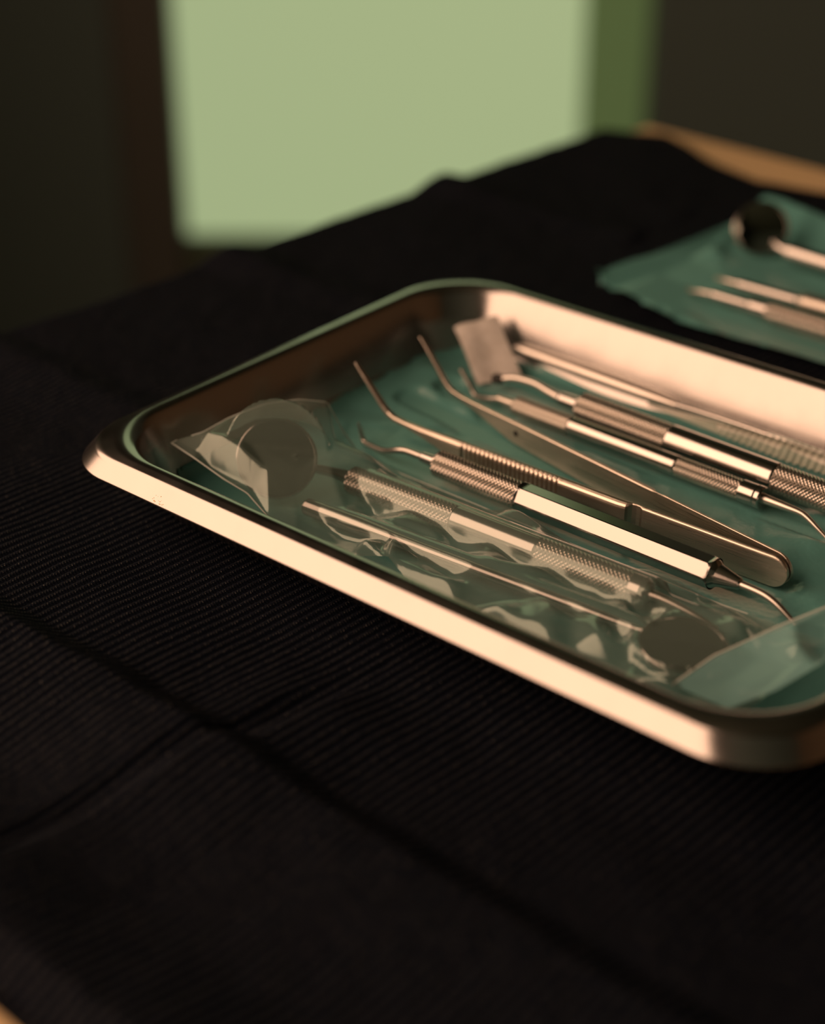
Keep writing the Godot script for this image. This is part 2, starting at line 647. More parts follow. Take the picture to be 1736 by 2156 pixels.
func build_cloth():
	var pitch := 2.7
	var soft := FastNoiseLite.new()
	soft.seed = 21
	soft.frequency = 0.012
	var crumple := FastNoiseLite.new()
	crumple.seed = 22
	crumple.frequency = 0.06
	var pts := PackedVector3Array()
	var uvs := PackedVector2Array()
	var ts := []
	var t0 := -209.0
	while t0 < 298.5:
		ts.append(t0)
		t0 += 1.0 if absf(t0 + 133.0) < 16.0 or absf(t0 + 199.0) < 10.0 else 2.5
	var rows := 0
	var sp := -258.0
	while sp <= 215.0:
		rows += 1
		var over := -sp - 222.0      # beyond the table's end the cloth hangs down
		for tc: float in ts:
			var corner := 9.0
			for q in [[-222.0, 9.0], [-198.0, 20.0], [-180.0, 13.0], [-159.0, 0.0], [-131.0, -8.0], [-103.0, -2.0], [-80.0, 0.0]]:
				if sp >= q[0]:
					corner = q[1] + corner_slope(q[0]) * (minf(sp, -80.0) - q[0])
			var tt: float = tc - 0.03 * sp + corner * clampf((tc - 225.0) / 73.0, 0.0, 1.0)
			var s := sp + 0.066 * tt
			var near_tray := clampf((maxf(absf(s) - 113.0, absf(tt) - 87.0)) / 22.0, 0.0, 1.0)
			near_tray = near_tray * near_tray * (3.0 - 2.0 * near_tray)
			var y := -0.6 + 1.1 * soft.get_noise_2d(s, tt) + 0.35 * crumple.get_noise_2d(s, tt)
			y += 5.2 * ridge(tc + 133.0 - 1.4 * soft.get_noise_2d(s * 2.0, 7.0), 34.0, 9.0) * (1.0 - 0.35 * clampf((s - 20.0) / 80.0, 0.0, 1.0))
			y += 4.4 * ridge(tc + 199.0, 9.0, 24.0)
			y += 2.4 * ridge(tc + 33.0, 20.0, 12.0)
			y += (1.6 + 3.2 * clampf(1.0 - (sp + 222.0) / 40.0, 0.0, 1.0)) * (ridge(tc - 78.0, 18.0, 14.0) + ridge(tc - 195.0, 18.0, 14.0))
			var fold := sp - (17.6 + 0.096 * tt)
			y += 2.6 * ridge(fold - 5.0, 4.0, 26.0) + 1.6 * ridge(fold + 5.5, 24.0, 4.0)
			y = lerpf(minf(y, -0.9) - 0.5, y, near_tray)
			if absf(tt - 190.0) < 70.0 and s > -110.0:
				y = minf(y, -0.6)
			y = maxf(y, -2.3)
			var rib := absf(fposmod(sp / pitch, 1.0) - 0.5) * 2.0
			y += 0.7 * (1.0 - rib * rib) - 0.4
			var ss := s
			if over > 0.0:
				var bend := minf(over / 6.0, PI / 2)
				ss = -222.0 + 0.066 * tt - 6.0 * sin(bend)
				y = y - 6.0 * (1.0 - cos(bend)) - maxf(over - 6.0 * PI / 2, 0.0)
			pts.append(v(ss, y, tt))
			uvs.append(Vector2(sp / pitch / 16.0, tt / 1.7 / 32.0))
		sp += 0.45
	var o := thing("ribbed_cloth", 0, 0, 0)
	tag(o, "black ribbed cloth with fold creases spread over the wooden table", "cloth")
	var mesh := sheet(pts, ts.size())
	var arrays := mesh.surface_get_arrays(0)
	arrays[Mesh.ARRAY_TEX_UV] = uvs
	var again := ArrayMesh.new()
	again.add_surface_from_arrays(Mesh.PRIMITIVE_TRIANGLES, arrays)
	part("woven_panel", again, M.black_cloth, o)
	# the stitched hem along the near edge
	var hem := []
	for k in 60:
		var spk := lerpf(-221.0, 214.0, k / 59.0)
		var tt := -209.0 - 0.03 * spk
		hem.append([v(spk + 0.066 * tt, -0.9 + 0.3 * sin(k * 1.7), tt), 0.9])
	part("hem", tube(hem, 2, 8), M.black_cloth, o)


# ------------------------------------------------------------------ the tray
func rounded_ring(offset: float) -> Array:   # points and outward directions of the rim line, mm; the rim is broader round the corners
	var out := []
	var hx := 104.0 + maxf(offset, 0.0)
	var hz := 77.4 + maxf(offset, 0.0)
	var signs := [Vector2(1, 1), Vector2(-1, 1), Vector2(-1, -1), Vector2(1, -1)]
	for q in 4:
		var turns := []
		for k in [q, (q + 1) % 4]:
			var r := 25.0 + minf(offset, 0.0) - (6.5 if k == 2 else 1.0) * smoothstep(0.5, 5.5, offset)   # the near left corner is pressed a little sharper
			var core := 25.0 if offset <= 0.0 else r
			turns.append([signs[k] * Vector2(hx - core, hz - core), r])
		for k in 25:
			var a := PI / 2 * (q + k / 24.0)
			var dir := Vector2(cos(a), sin(a))
			out.append([turns[0][0] + dir * turns[0][1], dir])
		var dirn := Vector2(cos(PI / 2 * (q + 1)), sin(PI / 2 * (q + 1)))
		for k in range(1, 12):
			out.append([(turns[0][0] + dirn * turns[0][1]).lerp(turns[1][0] + dirn * turns[1][1], k / 12.0), dirn])
	return out


func ring_surface(profile: Array, first: int, last: int) -> Shape:
	var sh := Shape.new()
	var normals := []
	for k in profile.size() - 1:
		normals.append(Vector2(profile[k][1] - profile[k + 1][1], profile[k + 1][0] - profile[k][0]).normalized())
	for k in range(first, last):
		var n0: Vector2 = normals[k]
		var n1: Vector2 = normals[k]
		if k > 0 and n0.dot(normals[k - 1]) > 0.7:
			n0 = (normals[k] + normals[k - 1]).normalized()
		if k < normals.size() - 1 and n1.dot(normals[k + 1]) > 0.7:
			n1 = (normals[k] + normals[k + 1]).normalized()
		var ra := rounded_ring(profile[k][0])
		var rb := rounded_ring(profile[k + 1][0])
		var at0 := sh.p.size()
		for j in ra.size() + 1:
			var qa = ra[j % ra.size()]
			var qb = rb[j % ra.size()]
			sh.vert(v(qa[0].x, profile[k][1], qa[0].y), Vector3(qa[1].x * n0.x, n0.y, -qa[1].y * n0.x))
			sh.vert(v(qb[0].x, profile[k + 1][1], qb[0].y), Vector3(qb[1].x * n1.x, n1.y, -qb[1].y * n1.x))
		for j in ra.size():
			var a := at0 + j * 2
			sh.quad(a, a + 1, a + 3, a + 2)
	return sh


func build_tray():
	var o := thing("steel_tray", 0, 0.6, 0)
	tag(o, "shallow rounded stainless steel tray holding the instruments on black cloth", "tray")
	# inside face, outwards from the floor, over the rim, down the flared lip, back under to the base
	var prof := [[-11.5, 1.2], [-9.4, 1.45], [-8.0, 2.3], [-7.1, 3.6], [-6.5, 5.2], [-5.3, 9.6], [-3.5, 15.0], [-1.3, 20.4], [-0.9, 21.2], [-0.3, 22.0], [0.5, 22.65], [1.4, 23.0], [2.4, 23.0], [3.2, 22.75], [3.5, 22.65], [4.5, 22.3], [4.8, 22.2], [5.3, 21.9], [5.65, 21.5], [5.9, 21.05], [6.05, 20.8], [8.3, 17.35], [8.45, 17.1], [8.45, 16.75], [8.05, 16.75],
		[5.5, 20.9], [4.6, 21.6], [2.3, 22.3], [1.2, 22.2], [0.3, 21.5], [-0.2, 20.8], [-5.9, 5.0], [-6.6, 3.2], [-7.8, 1.3], [-9.4, 0.3], [-11.5, 0.0]]
	var cut := 8
	var back := 29
	var rim := ring_surface(prof, cut, back)
	var base := ring_surface(prof, 0, cut)
	var outer := ring_surface(prof, back, prof.size() - 1)
	var shift := base.p.size()
	base.p.append_array(outer.p)
	base.n.append_array(outer.n)
	base.u.append_array(outer.u)
	for k in outer.i:
		base.i.append(k + shift)
	for side in 2:
		var ring := rounded_ring(-11.5)
		var y := 1.2 if side == 0 else 0.0
		var up := Vector3.UP if side == 0 else Vector3.DOWN
		var c := base.vert(v(0, y, 0), up)
		var f := base.p.size()
		for q in ring:
			base.vert(v(q[0].x, y, q[0].y), up)
		for j in ring.size():
			base.tri(c, f + j, f + (j + 1) % ring.size())
	# a small rust stain on the near lip: thin flaked patches
	var rr := RandomNumberGenerator.new()
	rr.seed = 3
	var lip := part("rolled_rim", rim.mesh(), M.tray_steel, o)
	var stain := Shape.new()
	var outn := v(0, 2.25, -3.45).normalized()
	for k in 16:
		var q := Vector2(-72.0 + 2.6 * rr.randfn() * 0.5, rr.randf() * rr.randf())   # along the lip, and up from its lower edge
		var rad := rr.randf_range(0.07, 0.2)
		var mid := Vector3(q.x, lerpf(17.5, 20.2, q.y), -77.4 - lerpf(8.25, 6.5, q.y) - 0.02)
		var ring := []
		for j in 6:
			var a := TAU * j / 6.0
			var w := rad * rr.randf_range(0.6, 1.2)
			ring.append(v(mid.x + cos(a) * w, mid.y + sin(a) * w * 0.84, mid.z + sin(a) * w * 0.54))
		for j in 6:
			stain.flat_tri(v(mid.x, mid.y, mid.z - 0.01), ring[j], ring[(j + 1) % 6], outn)
	var mark := part("rust_stain", stain.mesh(), M.rust, lip)
	mark.set_meta("label", "small rust coloured stain on the near lip")
	part("basin", base.mesh(), M.tray_steel, o)


# ------------------------------------------------------------------ sheets and films
class Patches:   # a crumpled surface: flat facets between scattered points
	var pts := PackedVector2Array()
	var hs := PackedFloat32Array()
	var tris := PackedInt32Array()
	var boxes := []

	func add(s: float, t: float, y: float):
		pts.append(Vector2(s, t))
		hs.append(y)

	func close():
		tris = Geometry2D.triangulate_delaunay(pts)
		for k in tris.size() / 3:
			var a := pts[tris[k * 3]]
			var b := pts[tris[k * 3 + 1]]
			var c := pts[tris[k * 3 + 2]]
			boxes.append(Rect2(a, Vector2.ZERO).expand(b).expand(c))

	func height(q: Vector2) -> float:
		var best := INF
		var near := 0.0
		for k in boxes.size():
			var box: Rect2 = boxes[k]
			if q.x < box.position.x - 0.01 or q.y < box.position.y - 0.01 or q.x > box.end.x + 0.01 or q.y > box.end.y + 0.01:
				continue
			var a := pts[tris[k * 3]]
			var b := pts[tris[k * 3 + 1]]
			var c := pts[tris[k * 3 + 2]]
			var den := (b - a).cross(c - a)
			if absf(den) < 1e-6:
				continue
			var w1 := (q - a).cross(c - a) / den
			var w2 := (b - a).cross(q - a) / den
			if w1 >= -0.001 and w2 >= -0.001 and w1 + w2 <= 1.001:
				return hs[tris[k * 3]] * (1.0 - w1 - w2) + hs[tris[k * 3 + 1]] * w1 + hs[tris[k * 3 + 2]] * w2
		for k in pts.size():
			var d := q.distance_squared_to(pts[k])
			if d < best:
				best = d
				near = hs[k]
		return near


func wall_height(s: float, t: float) -> float:   # the inside of the tray, mm
	var qx := maxf(absf(s) - 79.0, 0.0)
	var qz := maxf(absf(t - 0.6) - 52.4, 0.0)
	var off := Vector2(qx, qz).length() - 25.0 if qx > 0.0 and qz > 0.0 else maxf(absf(s) - 104.0, absf(t - 0.6) - 77.4)
	if off < -9.5:
		return 1.3
	return 1.3 + maxf(0.0, (off + 9.5)) * 1.0 if off < -7.0 else 3.8 + (off + 7.0) * 3.7


func relax(h: PackedFloat32Array, floor_: PackedFloat32Array, columns: int, passes: int, weight: float):
	var rows := h.size() / columns
	for n in passes:
		var old := h.duplicate()
		for r in range(1, rows - 1):
			for c in range(1, columns - 1):
				var k := r * columns + c
				var mean := (old[k - 1] + old[k + 1] + old[k - columns] + old[k + columns]) * 0.25
				h[k] = maxf(lerpf(old[k], mean, weight), floor_[k])
	return h


func build_open_sheet():
	var pa := Patches.new()
	var r := RandomNumberGenerator.new()
	r.seed = 31
	for a in 16:
		for b in 8:
			pa.add(lerpf(-106, 108, a / 15.0) + r.randf_range(-5, 5), lerpf(-40, 78, b / 7.0) + r.randf_range(-5, 5), 1.7 + 3.0 * pow(r.randf(), 1.8))
	pa.close()
	var nz := FastNoiseLite.new()
	nz.seed = 8
	nz.frequency = 0.045
	var cols := 180
	var rows := 90
	var hs := PackedFloat32Array()
	var fl := PackedFloat32Array()
	var grid := []
	for k in rows:
		for c in cols:
			var f := float(c) / (cols - 1)
			var g := float(k) / (rows - 1)
			var s := lerpf(-98.0, 99.0, f) + 1.2 * sin(g * 9.0)
			var t := lerpf(-36.0, 70.5, g) + 1.0 * sin(f * 14.0)
			while wall_height(s, t) > 4.5:
				s *= 0.99
				t *= 0.99
			grid.append(Vector2(s, t))
			fl.append(wall_height(s, t) + 0.15)
			hs.append(maxf(pa.height(Vector2(s, t)) + 1.0 * absf(nz.get_noise_2d(s, t)) + 0.5 * nz.get_noise_2d(s * 2.3, t * 1.4), wall_height(s, t) + 0.2))
	hs = relax(hs, fl, cols, 3, 0.8)
	for k in hs.size():
		hs[k] = maxf(minf(hs[k], under_instruments(grid[k])), wall_height(grid[k].x, grid[k].y) + 0.15)
	var pts := PackedVector3Array()
	for k in hs.size():
		pts.append(v(grid[k].x, hs[k], grid[k].y))
	var o := thing("open_pouch", 0, 0, 0)
	tag(o, "crinkled teal plastic pouch lying open under the loose instruments", "pouch")
	part("teal_sheet", sheet(pts, cols), M.teal_sheet, o)
	# the whitish paper tab standing up in the far corner
	var tab := PackedVector3Array()
	for k in 9:
		for c in 7:
			var f := k / 8.0
			var g := c / 6.0
			var top := Vector3(-88.3, 15.0, 57.9).lerp(Vector3(-80.2, 17.0, 70.3), g)
			var low := Vector3(-70.9, 3.6, 48.5).lerp(Vector3(-63.6, 3.6, 61.6), g)
			var q := top.lerp(low, f)
			tab.append(v(q.x, q.y + 0.5 * sin(f * 5.0 + g * 3.0) + 0.35 * sin(g * 9.0), q.z))
	part("paper_tab", sheet(tab, 7), M.paper, o)


func under_instruments(q: Vector2) -> float:   # the sheet is pressed flat where an instrument lies on it
	var y := 99.0
	for c in [[60.0, 4.0, -80.0, 3.0, 4.0, 1.95], [60.0, 7.0, -82.0, 29.0, 4.0, 1.75], [-76.0, -4.0, 76.0, -8.5, 4.5, 1.8], [-76.0, 42.0, 60.0, 36.0, 4.0, 2.0], [-68.0, 51.0, 90.0, 44.0, 5.0, 2.7], [-76.0, 71.0, 80.0, 70.0, 7.5, 2.4], [-120.0, -36.0, 120.0, -36.0, 24.5, 1.9]]:
		var a := Vector2(c[0], c[1])
		var b := Vector2(c[2], c[3])
		var d: float = q.distance_to(Geometry2D.get_closest_point_to_segment(q, a, b)) - c[4]
		y = minf(y, c[5] + maxf(d, 0.0) * 0.9)
	return y


func pouch_floor(s: float, t: float) -> float:   # what the film lies on: the two mirrors, their handles, the tray
	var y := wall_height(s, t) + 1.6
	var ax := -29.0 + 0.030 * (s + 20.0)
	if s > -56.0 and s < 62.0:
		var q := absf(t - ax)
		if q < 5.4:
			y = maxf(y, (7.3 if s < 44.0 else 4.0) + sqrt(maxf(5.4 * 5.4 - q * q, 0.0)))
	var nk := Geometry2D.get_closest_point_to_segment(Vector2(s, t), Vector2(-53.5, -30.0), Vector2(-66.0, -38.0))
	if nk.distance_to(Vector2(s, t)) < 3.0:
		y = maxf(y, 11.5 + (-53.5 - nk.x) * 0.36)
	var bx := -44.0 + 0.07 * (s + 15.0)
	if s > -56.0 and s < 50.0:
		var q := absf(t - bx)
		if q < 3.8:
			y = maxf(y, 5.7 + sqrt(maxf(3.8 * 3.8 - q * q, 0.0)))
	if Vector2(s - 59.7, t + 39.6).length() < 12.4:
		y = maxf(y, 9.0)
	var up := 13.9 - (0.56 * (s + 70.5) - 0.59 * (t + 41.9)) / 0.58
	var away := Vector3(s + 70.5, up - 13.9, t + 41.9).length()
	if away < 19.0:
		y = maxf(y, up + 3.0 - 3.2 * maxf(away - 14.0, 0.0))
	return y


func build_closed_pouch():
	var o := thing("instrument_pouch", 0, 0, 0)
	tag(o, "crumpled clear and teal plastic pouch wrapping two mirrors along the tray's near side", "pouch")
	# lower sheet
	var r := RandomNumberGenerator.new()
	r.seed = 41
	var pa := Patches.new()
	for a in 15:
		for b in 6:
			pa.add(lerpf(-110, 92, a / 14.0) + r.randf_range(-4, 4), lerpf(-72, -4, b / 5.0) + r.randf_range(-4, 4), 1.7 + 1.6 * r.randf())
	pa.close()
	var cols := 170
	var rows := 56
	var pts := PackedVector3Array()
	for k in rows:
		for c in cols:
			var s := lerpf(-99.5, 92.0, float(c) / (cols - 1))
			var t := lerpf(-66.5, -13.0, float(k) / (rows - 1))
			while wall_height(s, t) > 6.0:
				s *= 0.99
				t *= 0.99
			pts.append(v(s, maxf(maxf(pa.height(Vector2(s, t)), 2.3), wall_height(s, t) + 0.6), t))
	part("teal_sheet", sheet(pts, cols), M.teal_sheet, o)
	# upper film, tented over the mirrors, its left end pushed up against the tray wall: two border curves and creases between
	var near_edge := [[-97.5, -56.0, 15], [-85.8, -58.2, 15], [-74.7, -58.3, 12.5], [-66.8, -57.3, 10.5], [-57.9, -58.6, 7], [-47.0, -59.0, 5.5], [-30.0, -57.0, 5], [-18.0, -56.0, 9], [-8.0, -58.0, 5], [10.0, -60.0, 4], [35.0, -60.0, 4.5], [55.0, -58.0, 6], [70.0, -57.0, 5], [84.0, -52.0, 6]]
	var far_edge := [[-97.0, -54.5, 15.5], [-91.3, -49.9, 18], [-89.2, -41.3, 20], [-83.4, -33.0, 23], [-77.9, -24.6, 23], [-73.5, -17.8, 21], [-71.0, -14.6, 12], [-66.0, -12.6, 4.5], [-50.0, -12.4, 3.6], [-20.0, -12.2, 3.2], [10.0, -12.6, 3.2], [35.0, -13.0, 3.6], [55.0, -14.0, 4.0], [84.0, -15.0, 6.0]]
	pa = Patches.new()
	for q in near_edge + far_edge:
		pa.add(q[0], q[1], q[2])
	for q in [[-88.0, -55.5, 15.5], [-87.0, -51.5, 20.0], [-82.8, -55.6, 12.5], [-82.0, -51.0, 20.5], [-79.0, -45.3, 18.5], [-76.0, -55.2, 11.0], [-75.5, -50.4, 19.0], [-68.0, -54.0, 9.5], [-67.0, -49.5, 15.0], [-54.0, -38.0, 15], [-55.0, -51.3, 9.5], [-62.0, -27.3, 16.5], [-60.0, -44.0, 14.5], [-47.0, -52.0, 6.0], [-44.0, -44.0, 9.5], [-46.0, -20.0, 8.0], [-57.0, -18.0, 9.5], [-51.0, -25.0, 14.5]]:
		pa.add(q[0], q[1], q[2])
	r.seed = 47
	for a in 14:
		for b in 7:
			var s := lerpf(-38, 80, a / 13.0) + r.randf_range(-4.0, 4.0)
			var t := lerpf(-55, -17, b / 6.0) + r.randf_range(-2.6, 2.6)
			pa.add(s, t, 3.0 + 7.5 * r.randf())
	for q in [[-20.0, -51.0, 12.0], [-25.0, -47.5, 6.5], [-13.0, -49.0, 7.0], [40.0, -45.0, 9.5], [50.0, -50.0, 8.0], [66.0, -26.0, 12.0], [58.0, -18.5, 7.0], [72.0, -34.0, 7.0], [52.0, -24.0, 6.0]]:
		pa.add(q[0], q[1], q[2])
	pa.close()
	cols = 240
	rows = 70
	var hs := PackedFloat32Array()
	var fl := PackedFloat32Array()
	var grid := []
	var along := func(edge_: Array, f: float) -> Vector2:   # columns crowd towards the crumpled left end
		var e := pow(f, 1.25) * 13.0
		var k0 := mini(int(e), 12)
		return Vector2(edge_[k0][0], edge_[k0][1]).lerp(Vector2(edge_[k0 + 1][0], edge_[k0 + 1][1]), e - k0)
	for k in rows:
		for c in cols:
			var g := float(k) / (rows - 1)
			var f := float(c) / (cols - 1)
			var q: Vector2 = along.call(near_edge, f).lerp(along.call(far_edge, f), g)
			grid.append(q)
			var f_ := pouch_floor(q.x, q.y)
			fl.append(f_)
			hs.append(maxf(pa.height(q), f_))
	hs = relax(hs, fl, cols, 3, 0.7)
	pts = PackedVector3Array()
	for k in hs.size():
		pts.append(v(grid[k].x, hs[k], grid[k].y))
	part("clear_film", sheet(pts, cols), M.clear_film, o)
	# the cut edges of the film
	var edge := []
	for c in range(0, int(cols * 0.55), 3):
		edge.append([pts[c], 0.22])
	part("film_edge", tube(edge, 2, 8), M.film_edge, o)
	edge = []
	for k in range(0, rows, 3):
		edge.append([pts[k * cols], 0.18])
	part("film_edge", tube(edge, 2, 8), M.film_edge, o)
	edge = []
	for c in range(20, cols - 10, 4):
		edge.append([pts[(rows - 1) * cols + c], 0.14])
	part("film_edge", tube(edge, 2, 8), M.film_edge, o)
	# the end folded over at the right
	var fold_edge := [[66.0, -54.0, 6.5], [70.0, -43.3, 10.5], [73.3, -36.7, 12], [77.6, -27.3, 14], [84.0, -16.0, 16.5], [90.0, -3.0, 18]]
	var end_edge := [[82.0, -57.0, 9], [89.5, -50.0, 13.5], [95.0, -42.0, 18.5], [97.0, -28.0, 19.5], [97.5, -14.0, 19.5], [97.5, -1.0, 19.5]]
	pa = Patches.new()
	for q in fold_edge + end_edge:
		pa.add(q[0], q[1], q[2])
	for q in [[82.5, -31.0, 18.5], [87.0, -37.0, 18.5], [88.0, -44.5, 15.5], [91.5, -33.0, 13.5], [92.0, -22.0, 14.5], [80.0, -40.0, 12.5], [77.0, -48.0, 9.5], [83.0, -51.0, 12.0], [89.0, -12.0, 19.0]]:
		pa.add(q[0], q[1], q[2])
	pa.close()
	cols = 50
	rows = 80
	hs = PackedFloat32Array()
	fl = PackedFloat32Array()
	grid = []
	for k in rows:
		for c in cols:
			var e := 5.0 * k / (rows - 1)
			var k0 := mini(int(e), 4)
			var inner := Vector2(fold_edge[k0][0], fold_edge[k0][1]).lerp(Vector2(fold_edge[k0 + 1][0], fold_edge[k0 + 1][1]), e - k0)
			var outer := Vector2(end_edge[k0][0], end_edge[k0][1]).lerp(Vector2(end_edge[k0 + 1][0], end_edge[k0 + 1][1]), e - k0)
			var q := inner.lerp(outer, float(c) / (cols - 1))
			grid.append(q)
			fl.append(wall_height(q.x, q.y) + 0.6)
			hs.append(maxf(pa.height(q), wall_height(q.x, q.y) + 0.6))
	hs = relax(hs, fl, cols, 6, 0.8)
	pts = PackedVector3Array()
	for k in hs.size():
		pts.append(v(grid[k].x, hs[k], grid[k].y))
	part("folded_end", sheet(pts, cols), M.flap_film, o)
	edge = []
	for k in range(0, rows, 4):
		edge.append([pts[k * cols], 0.3])
	part("film_edge", tube(edge, 2, 8), M.film_edge, o)
	build_pouched_mirrors()


func mirror_head(o: Node3D, centre: Vector3, normal: Vector3, radius: float):
	var head := part("mirror_head", lathe([[-1.6, 0.01], [-1.6, radius * 0.7], [-1.2, radius - 0.5], [-0.5, radius], [0.9, radius], [1.1, radius - 0.25], [1.1, radius - 0.7], [0.7, radius - 0.9]], 64), M.polished_steel, o, centre)
	var x := normal.normalized()
	var z := x.cross(Vector3.UP).normalized()
	head.basis = Basis(x, z.cross(x), z)
	part("mirror_glass", lathe([[0.3, radius - 0.85], [0.75, radius - 0.9], [0.8, radius - 1.1], [0.8, 0.01]], 64), M.mirror_glass, head)


func build_pouched_mirrors():
	# mirror with the knurled handle
	var o := thing("mouth_mirror", -53.5, -30.0, 8.0, 1.8)
	tag(o, "mouth mirror with knurled steel handle seen through the crumpled film", "mirror")
	part("knurled_grip", knurl(0.4, 36.0, 4.0, 1.25, 0.2), M.knurled_steel, o)
	part("handle", lathe([[36.0, 0.1], [36.0, 3.7], [36.4, 3.9], [62.6, 3.9], [63.0, 3.7], [63.0, 0.1]]), M.polished_steel, o)
	part("knurled_grip", knurl(63.2, 90.8, 4.0, 1.25, 0.2), M.knurled_steel, o)
	part("end_cap", lathe([[90.8, 3.6], [91.0, 3.9], [94.0, 3.9], [95.4, 3.0], [96.0, 1.5], [96.0, 0.1]]), M.polished_steel, o)
	part("pointed_end", tube([[v(95.5, 0, 0), 1.5], [v(101, -0.2, 0.2), 1.2], [v(108, -1.4, 0.6), 0.8], [v(114, -3.2, 1.2), 0.5]]), M.tip_steel, o)
	part("neck", tube([[v(1, 0, 0), 3.0], [v(-2, 0.2, 0), 1.9], [v(-5, 1.5, -2.2), 1.4], [v(-8.5, 3.0, -5.5), 1.3]]), M.polished_steel, o)
	var view := Vector3(0.56, 0.58, 0.59)
	mirror_head(o, v(-17.1, 5.6, -11.6), view, 11.2)
	# mirror lying the other way round
	o = thing("mouth_mirror", -55.0, -47.0, 6.3, 4.0)
	tag(o, "mouth mirror with slim plain handle, its dark round head at the pouch's right end", "mirror")
	part("handle", lathe([[0, 0.1], [0.0, 2.0], [0.6, 2.4], [18, 2.5], [30, 1.9], [60, 1.6], [88, 1.5], [96, 1.2], [101, 1.0]]), M.polished_steel, o)
	part("neck", tube([[v(100, 0, 0), 1.1], [v(103, 0.1, -0.1), 1.0], [v(105.5, 0.6, -0.3), 1.0]]), M.polished_steel, o)
	mirror_head(o, v(115.0, 0.3, -0.6), Vector3(0.08, 0.99, 0.06), 10.6)


func build_far_strip():
	# a pale slim bar and the crimped seal of a pouch against the far wall
	var o := thing("slim_spatula", -73.0, 71.0, 7.0, -0.8)
	tag(o, "slim pale spatula lying along the far inner wall of the tray", "spatula")
	part("blade", tube([[v(0, 1.0, 0), 0.9], [v(5, 0.8, 0), 1.8], [v(30, 0.4, 0), 2.2], [v(50, 0.0, 0), 2.0], [v(61, -0.2, 0), 1.0]], 8, 20, 1.15), M.tip_steel, o)
	part("shank", tube([[v(60, -0.2, 0), 1.0], [v(80, -0.6, 1.5), 0.9], [v(130, -1.2, 2.0), 0.9]]), M.polished_steel, o)
	o = thing("sealed_pouch", 0, 0, 0)
	tag(o, "pale film pouch edge with crimped ribs along the far inner wall", "pouch")
	var cols := 330
	var rows := 20
	var pts := PackedVector3Array()
	for k in rows:
		for c in cols:
			var f := float(c) / (cols - 1)
			var g := float(k) / (rows - 1)
			var s := lerpf(-22.0, 77.0, f)
			var taper := clampf((s + 22.0) / 50.0, 0.0, 1.0)
			var t := lerpf(lerpf(69.8, 64.5, taper), 71.0, g)
			var y := maxf(wall_height(s, t) + 0.4, 3.7 + taper * 3.6 * sin(clampf(g * 1.25, 0.0, 1.0) * PI * 0.62))
			if s > 2.0:
				y += 0.32 * sin(TAU * s / 2.3) * clampf((s - 2.0) / 8.0, 0.0, 1.0)
			pts.append(v(s, y, t))
	part("crimped_film", sheet(pts, cols), M.pale_film, o)
	var edge := []
	for c in range(0, cols, 8):
		edge.append([pts[(rows - 1) * cols + c], 0.25])
	part("film_edge", tube(edge, 2, 8), M.film_edge, o)


